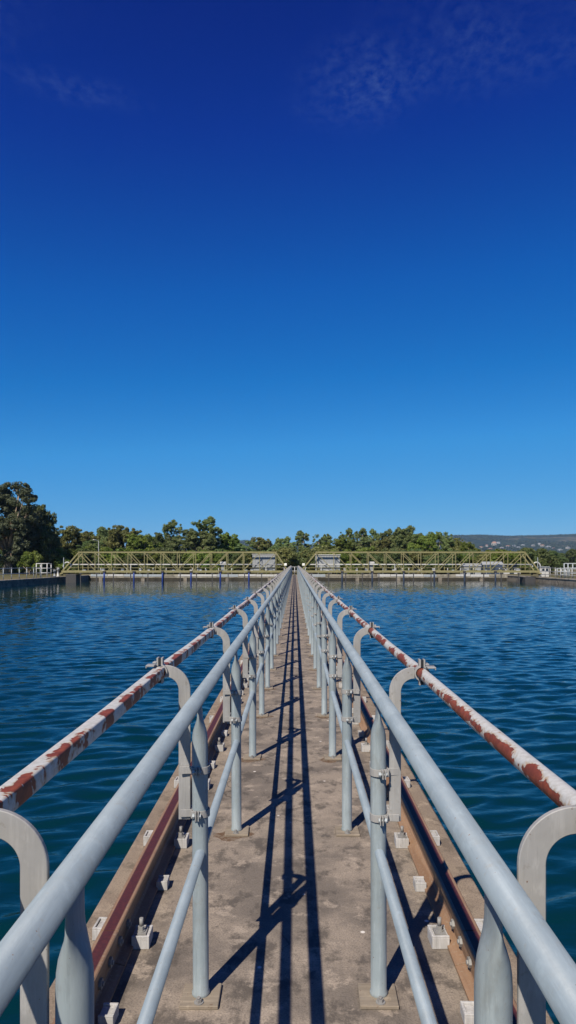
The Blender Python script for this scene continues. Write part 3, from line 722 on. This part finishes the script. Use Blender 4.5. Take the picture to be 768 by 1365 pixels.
# sheds glimpsed through the right bridge
for px_, Y, w, h, col, lab in ((655, 96, 2.6, 1.35, 'slate_paint', 'low blue shed seen through the outer half of the right bridge'), (628, 94, 2.2, 1.1, 'cabinet_grey', 'low grey shed seen through the right bridge beside the blue shed'), (680, 98, 2.4, 1.0, 'house_white', 'low white shed near the outer end of the right bridge')):
    T = thing('shed', lab, 'shed', (X(px_, Y), Y, -.06))
    put('wall', MB().box(-w / 2, w / 2, -.8, .8, 0, h).mesh('wall', col, .01), T)
    put('roof', MB().add([(-w / 2 - .1, -.9, h + .002), (w / 2 + .1, -.9, h + .002), (w / 2 + .1, .9, h + .002), (-w / 2 - .1, .9, h + .002), (-w / 2 - .1, 0, h + .35), (w / 2 + .1, 0, h + .35)], [(0, 1, 5, 4), (2, 3, 4, 5), (0, 4, 3), (1, 2, 5), (0, 3, 2, 1)]).mesh('roof', 'cabinet_grey'), T)
    put('door', MB().box(-.3, .3, -.812, -.8005, .02, h * .85).mesh('door', 'window_glass'), T)

# ------------------------------------------------------------------ trees
def leaf_cloud(cent, rad, per, size, seed, flat_=.75):
    """rhombic leaves scattered through a set of clumps; returns a mesh builder's arrays"""
    g = np.random.default_rng(seed); cs = np.repeat(np.array(cent), per, 0); rs = np.repeat(np.array(rad), per, 0)
    n = len(cs); d = g.normal(size=(n, 3)); d /= np.linalg.norm(d, axis=1)[:, None]
    q = g.random(n) ** .35
    p = cs + d * (q * rs)[:, None] * np.array([1, 1, flat_])
    # leaf axes: roughly tangent to the clump surface with a droop
    nrm = d + np.array([0, 0, .25]) + g.normal(size=(n, 3)) * .42; nrm /= np.linalg.norm(nrm, axis=1)[:, None]
    a = np.cross(nrm, g.normal(size=(n, 3))); a[:, 2] -= .25; a /= np.linalg.norm(a, axis=1)[:, None]
    b = np.cross(nrm, a); b /= np.linalg.norm(b, axis=1)[:, None]
    L = size * (.6 + .8 * g.random(n))[:, None]; Wd = L * .55
    v = np.stack([p - a * L, p + b * Wd, p + a * L, p - b * Wd], 1).reshape(-1, 3)
    return v
def crown_mesh(name, cent, rad, per, size, seed, mat):
    v = leaf_cloud(cent, rad, per, size, seed); n = len(v) // 4
    me = bpy.data.meshes.new(name); me.vertices.add(len(v)); me.vertices.foreach_set('co', v.ravel().astype(np.float32))
    me.loops.add(len(v)); me.loops.foreach_set('vertex_index', np.arange(len(v), dtype=np.int32))
    me.polygons.add(n); me.polygons.foreach_set('loop_start', np.arange(0, len(v), 4, dtype=np.int32)); me.update(calc_edges=True)
    me.materials.append(M[mat]); return me
def make_tree(name, H, Wd, base, nclump, rcl, per, size, seed, mat, lobes=5, trunks=1, lean=0.0):
    """tapered trunk, limbs to each lobe, clumps of leaves round the lobes; z = 0 at the foot"""
    r = random.Random(seed); m = MB(); cent = []; rad = []
    LB = []
    for k in range(lobes):
        a = 2 * math.pi * (k * .618 + r.random() * .2); q = (k + .5) / lobes; rr = Wd / 2 * r.uniform(.35, .78) * math.sqrt(max(.1, 1 - (q * 1.05 - .25) ** 2)); zz = base + (H - base) * min(.9, max(.02, .02 + .86 * q + r.uniform(-.08, .08)))
        LB.append((rr * math.cos(a), rr * math.sin(a), zz, Wd * r.uniform(.12, .21)))
    LB.append((r.uniform(-.1, .1) * Wd, 0, H - Wd * .13, Wd * .13)); LB.append((0, 0, base + (H - base) * .45, Wd * .26))
    tr = H * .022 + .06; foot = []
    for q in range(trunks):
        fx = (q - (trunks - 1) / 2) * .5
        fork = Vector((fx + lean * H * .3 + r.uniform(-.3, .3), r.uniform(-.2, .2), base * .85 + .3))
        m.tube([(fx, 0, -.1), (fx * .9 + lean * H * .12, 0, fork.z * .5), fork], [tr * 1.25, tr, tr * .8], 9); foot.append(fork)
    for i, (x, y, z, s) in enumerate(LB):
        fk = foot[i % trunks]; e = Vector((x, y, z))
        mid = fk.lerp(e, .5) + Vector((r.uniform(-.3, .3), r.uniform(-.3, .3), r.uniform(-.1, .4)))
        m.tube([fk - Vector((0, 0, .1)), mid, e], [tr * .62, tr * .4, tr * .16], 7)
        for k in range(max(3, nclump // len(LB))):
            d = Vector((r.gauss(0, 1), r.gauss(0, 1), r.gauss(0, 1.0))).normalized() * s * r.uniform(.45, 1.08)
            c = e + d; c.z = max(c.z, base * .7)
            cent.append(tuple(c)); rad.append(rcl * r.uniform(.45, 1.2))
            if k % 5 == 0: cent.append((c.x + r.uniform(-.3, .3), c.y, min(H, c.z + s * r.uniform(.3, .8)))); rad.append(rcl * r.uniform(.3, .55))
            if k % 3 == 0: m.tube([e, e.lerp(c, .9)], [tr * .14, tr * .06], 5)
    return m.mesh('trunk', 'bark'), crown_mesh('crown', cent, rad, per, size, seed, mat)
PROTO = {}
def proto(key, *a, **k): PROTO[key] = (a[0], a[1], make_tree(key, *a, **k))
proto('big', 12.4, 11.0, 3.0, 260, 0.78, 150, .16, 3, 'leaf_dark', 18, 2)
proto('gumA', 8.0, 8.4, .4, 260, .62, 100, .16, 5, 'leaf_gum', 13)
proto('gumB', 8.4, 7.6, .4, 240, .58, 100, .16, 8, 'leaf_gum', 12)
proto('gumC', 7.8, 8.6, .4, 270, .64, 100, .16, 13, 'leaf_olive', 13)
proto('open', 10.0, 6.2, 2.6, 120, .50, 95, .15, 21, 'leaf_gum', 9)
proto('brightA', 7.0, 7.4, .4, 250, .58, 100, .15, 34, 'leaf_bright', 12)
proto('darkA', 8.0, 8.2, .4, 270, .64, 100, .16, 41, 'leaf_wood', 13)
proto('bushA', 3.4, 4.4, .35, 60, .60, 120, .13, 55, 'leaf_bright', 6, trunks=2)
proto('bushB', 3.4, 4.8, .3, 60, .62, 120, .13, 56, 'leaf_wood', 6, trunks=2)
proto('bushC', 3.4, 4.4, .3, 60, .60, 120, .13, 57, 'leaf_olive', 6, trunks=2)
rt = random.Random(77)
def tree(key, px_, top, wpx, Y, label, name='gum_tree', cat='tree', group=None, rotz=None):
    H0, W0, (tm, cm) = PROTO[key]
    H = Z(top, Y) + .06; Wd = 1.22 * wpx / F * Y
    T = thing(name, label, cat, (X(px_, Y), Y, -.06), group, rt.uniform(0, 6.28) if rotz is None else rotz)
    sc = (Wd / W0, Wd / W0, H / H0)
    put('trunk', tm, T, scale=sc); put('crown', cm, T, scale=sc)
    return T
tree('big', 11, 649, 80, 96, 'huge dark gum tree with pale forked trunk on the left bank', rotz=.6)
tree('darkA', 52, 676, 56, 101, 'dark gum tree leaning right of the huge gum on the left bank')
tree('darkA', 30, 700, 60, 104, 'dark tree filling the gap behind the huge gum trunk')
TR = [('gumC', 98, 703, 62, 116, 'broad olive gum tree rising above the left end of the left bridge'),
      ('gumA', 138, 704, 56, 124, 'round gum tree right behind the thin lamp post'),
      ('gumC', 168, 702, 54, 116, 'olive gum tree with flat top above the left quarter of left bridge'),
      ('darkA', 120, 722, 60, 108, 'dark green tree low behind the lamp post'),
      ('brightA', 192, 714, 52, 110, 'bright green tree behind the left third of the left bridge'),
      ('open', 229, 694, 34, 128, 'slim open topped gum standing above the middle of the left bridge'),
      ('darkA', 214, 712, 46, 116, 'dark green tree at the foot of the slim open topped gum'),
      ('gumA', 262, 706, 62, 108, 'wide grey green gum over the middle of the left bridge'),
      ('open', 276, 690, 44, 110, 'tallest wispy gum crown right of the middle of left bridge'),
      ('brightA', 298, 713, 44, 112, 'bright green tree just right of the tallest wispy gum'),
      ('gumB', 318, 722, 44, 122, 'small gum tree below the distant hill gap, behind left bridge'),
      ('gumC', 352, 717, 46, 132, 'olive tree rising behind the grey cabinet of the left bridge'),
      ('gumA', 380, 716, 34, 150, 'gum tree straight behind the far end of the walkway, left side'),
      ('open', 402, 708, 28, 152, 'thin gum with airy crown right above the far end of walkway'),
      ('gumB', 432, 713, 34, 140, 'pale green gum behind the grey cabinet of the right bridge'),
      ('brightA', 452, 719, 46, 124, 'bright green tree just right of the right bridge cabinet'),
      ('open', 466, 705, 26, 140, 'narrow gum, first of three thin tops over the right bridge'),
      ('open', 482, 705, 26, 142, 'narrow gum, middle of three thin tops over the right bridge'),
      ('open', 498, 706, 26, 144, 'narrow gum, last of three thin tops over the right bridge'),
      ('gumB', 488, 718, 48, 124, 'dense gum under the three thin tops over right bridge'),
      ('open', 517, 706, 28, 138, 'thin gum left of the tallest tree behind the right bridge'),
      ('gumC', 516, 717, 44, 120, 'brownish olive gum under the thin gum left of the tallest tree'),
      ('gumA', 543, 702, 52, 116, 'tallest rounded gum behind the middle of the right bridge'),
      ('brightA', 566, 713, 46, 112, 'bright green tree just right of the tallest gum behind right bridge'),
      ('gumB', 586, 710, 38, 118, 'grey green gum at the left edge of the distant hills'),
      ('gumC', 604, 718, 30, 118, 'olive gum against the distant hills, right end of the tree row'),
      ('brightA', 627, 724, 30, 108, 'small bright green tree standing alone against the hills')]
for a in TR: tree(*a)
ORD = ['first', 'second', 'third', 'fourth', 'fifth', 'sixth', 'seventh', 'eighth', 'ninth', 'tenth', 'eleventh', 'twelfth', 'thirteenth', 'fourteenth', 'fifteenth', 'sixteenth', 'seventeenth', 'eighteenth', 'nineteenth', 'twentieth', 'twenty-first', 'twenty-second', 'twenty-third', 'twenty-fourth', 'twenty-fifth', 'twenty-sixth']
# the low scrub under and between the trees
k = 0
for px_ in range(60, 730, 15):
    key = rt.choice(['bushA', 'bushB', 'bushC', 'bushB']); top = rt.uniform(731, 741); Y = rt.uniform(97, 106)
    if 340 < px_ < 440: top -= 5; key = rt.choice(['bushC', 'bushC', 'bushB'])
    side = 'left' if px_ < 393 else 'right'; k = 0 if px_ in (60, 405) else k + 1
    if px_ >= 393 and px_ - 15 < 393: k = 0
    col_ = {'bushA': 'bright green', 'bushB': 'dark green', 'bushC': 'olive'}[key]
    tree(key, px_ + rt.uniform(-4, 4), top, rt.uniform(34, 46), Y, col_ + ' bush behind the ' + side + ' bridge, ' + ORD[k] + ' from the left in its scrub row', 'bush', 'bush', 'bushes behind the truss bridges')
for i, (px_, top, w, Y, lab) in enumerate(((42, 737, 30, 92, 'yellow green bush under the huge gum, behind the left railing'), (20, 742, 26, 98, 'dim bush behind the pale forked trunk on the left bank'), (8, 740, 30, 102, 'dim bush at the left edge behind the railing'))):
    tree('bushA' if i == 0 else 'bushB', px_, top, w, Y, lab, 'bush', 'bush')
# dark wood at the right, low in front of the hills
for i in range(12):
    px_ = 640 + 14 * i
    tree(rt.choice(['darkA', 'darkA', 'gumC']), px_ + rt.uniform(-4, 4), rt.uniform(732, 738), rt.uniform(26, 36), rt.uniform(170, 230), ORD[i] + ' tree from the left in the low dark wood below the hills', 'tree', 'tree', 'trees of the low dark wood at right')
# ------------------------------------------------------------------ hills, houses
def ridge(px_):
    kx = [-900, -200, 150, 300, 330, 355, 385, 420, 500, 590, 640, 680, 730, 768, 1000, 1600]; ky = [722, 726, 727, 722, 720, 724, 729, 729, 724, 714, 713, 714.5, 714, 712.5, 712, 716]
    return float(np.interp(px_, kx, ky))
HY0, HY1, HY2 = 1500.0, 3000.0, 4200.0
def hill_h(x, y):
    px_ = 393 + x / y * F
    zr = Z(ridge(px_), HY1) - 4
    if y <= HY1: t_ = (y - HY0) / (HY1 - HY0); f = t_ * t_ * (3 - 2 * t_) * .35 + t_ * .65
    else: f = 1 - .6 * (y - HY1) / (HY2 - HY1)
    bump = 5.0 * math.sin(x * .011 + y * .004) * math.sin(y * .009 + x * .003) + 2.0 * math.sin(x * .043 + 1.3) * math.sin(y * .031)
    damp = max(0.0, min(1.0, (y - HY0) / 250)) * (1 - .85 * max(0, 1 - abs(y - HY1) / 350))
    return max(-2.0, f * zr + bump * damp - (2 if y <= HY0 else 0))
nx, ny = 220, 60; hv = []; hf = []
for j in range(ny):
    y = HY0 + (HY2 - HY0) * j / (ny - 1)
    for i in range(nx):
        x = -3600 + 7600 * i / (nx - 1); hv.append((x, y, hill_h(x, y)))
for j in range(ny - 1):
    for i in range(nx - 1): a = j * nx + i; hf.append((a, a + 1, a + nx + 1, a + nx))
mb = MB(); mb.add(hv, hf, True)
tag(put('hills', mb.mesh('hills', 'hillside')), kind='structure')
# woodland over the hills: reads as one mass
g = np.random.default_rng(9); cen = []; rad = []
for _ in range(9000):
    y = g.uniform(1700, 3060) if g.random() < .8 else g.uniform(2900, 3060); px_ = g.uniform(270, 820) if g.random() < .75 else g.uniform(600, 800)
    x = X(px_, y); v_ = math.sin(x * .006 + 2) * math.sin(y * .007 + x * .002) + .6 * math.sin(x * .017) * math.sin(y * .015 + 1)
    if v_ > .12 and y < 2880: continue
    cen.append((x, y, hill_h(x, y) + 2.0)); rad.append(g.uniform(3.0, 6.5) if y < 2880 else g.uniform(3.5, 8.0))
tag(put('woodland', crown_mesh('woodland', cen, rad, 14, 2.2, 5, 'leaf_hill')), 'dark scattered woodland covering the distant hills', 'woodland', kind='stuff')
rh = random.Random(31)
def house(px_, py_, w, d, h, wall, roof, label, name='house', group='houses scattered over the distant hill'):
    y = 1600.0
    while y < 3000 and (750 - py_) / F * y + EYE > hill_h(X(px_, y), y) + h * .4: y += 10
    x = X(px_, y); T = thing(name, label, 'house', (x, y, hill_h(x, y) - .5), group, rh.uniform(-.5, .5))
    put('wall', MB().box(-w / 2, w / 2, -d / 2, d / 2, -3, h).mesh('wall', wall), T)
    rr = h * .55
    put('roof', MB().add([(-w / 2 - .5, -d / 2 - .5, h + .01), (w / 2 + .5, -d / 2 - .5, h + .01), (w / 2 + .5, d / 2 + .5, h + .01), (-w / 2 - .5, d / 2 + .5, h + .01), (-w / 4, 0, h + rr), (w / 4, 0, h + rr)],
        [(0, 1, 5, 4), (2, 3, 4, 5), (3, 0, 4), (1, 2, 5), (0, 3, 2, 1)]).mesh('roof', roof), T)
    for k in range(2):
        xx = (-.5 + k) * w * .45
        put('window', MB().box(xx - w * .1, xx + w * .1, -d / 2 - .06, -d / 2 - .003, h * .3, h * .75).mesh('window', 'window_glass'), T)
house(659, 726, 15, 11, 9, 'house_cream', 'roof_tile', 'largest cream house high on the hill left of the pale fields')
for i, (px_, py_) in enumerate(((641, 730), (649, 728), (654, 732.5), (669, 731), (677, 729), (685, 728.5), (691, 731), (697, 727), (704, 732), (711, 728), (719, 726), (723, 727.5), (731, 729.5), (738, 731.5), (747, 733.5), (664, 724), (757, 731))):
    wl = rh.choice(['house_cream', 'house_white', 'house_white', 'house_brick'])
    house(px_, py_, rh.uniform(8, 14), rh.uniform(7, 9), rh.uniform(3, 4.6), wl, rh.choice(['roof_tile', 'roof_grey', 'roof_grey']), 'tiny ' + {'house_cream': 'cream', 'house_white': 'white', 'house_brick': 'brick'}[wl] + ' house on the distant hillside, ' + ORD[sorted([641, 649, 654, 669, 677, 685, 691, 697, 704, 711, 719, 723, 731, 738, 747, 664, 757]).index(px_)] + ' small one from the left')

# ------------------------------------------------------------------ haze
t = NT('haze'); t.t.nodes.remove(t.b)
pv = t.n('ShaderNodeVolumePrincipled'); pv.inputs['Color'].default_value = (0.45, 0.70, 1.0, 1); pv.inputs['Density'].default_value = 0.00009; pv.inputs['Anisotropy'].default_value = 0.0
t.t.links.new(pv.outputs[0], t.out.inputs['Volume'])
M['haze'] = t.m
tag(put('haze', MB().box(-8900, 8900, -2900, 11900, -4.0, 145).mesh('haze', 'haze')), 'thin blue haze in the air over the basin and hills', 'haze', kind='stuff')
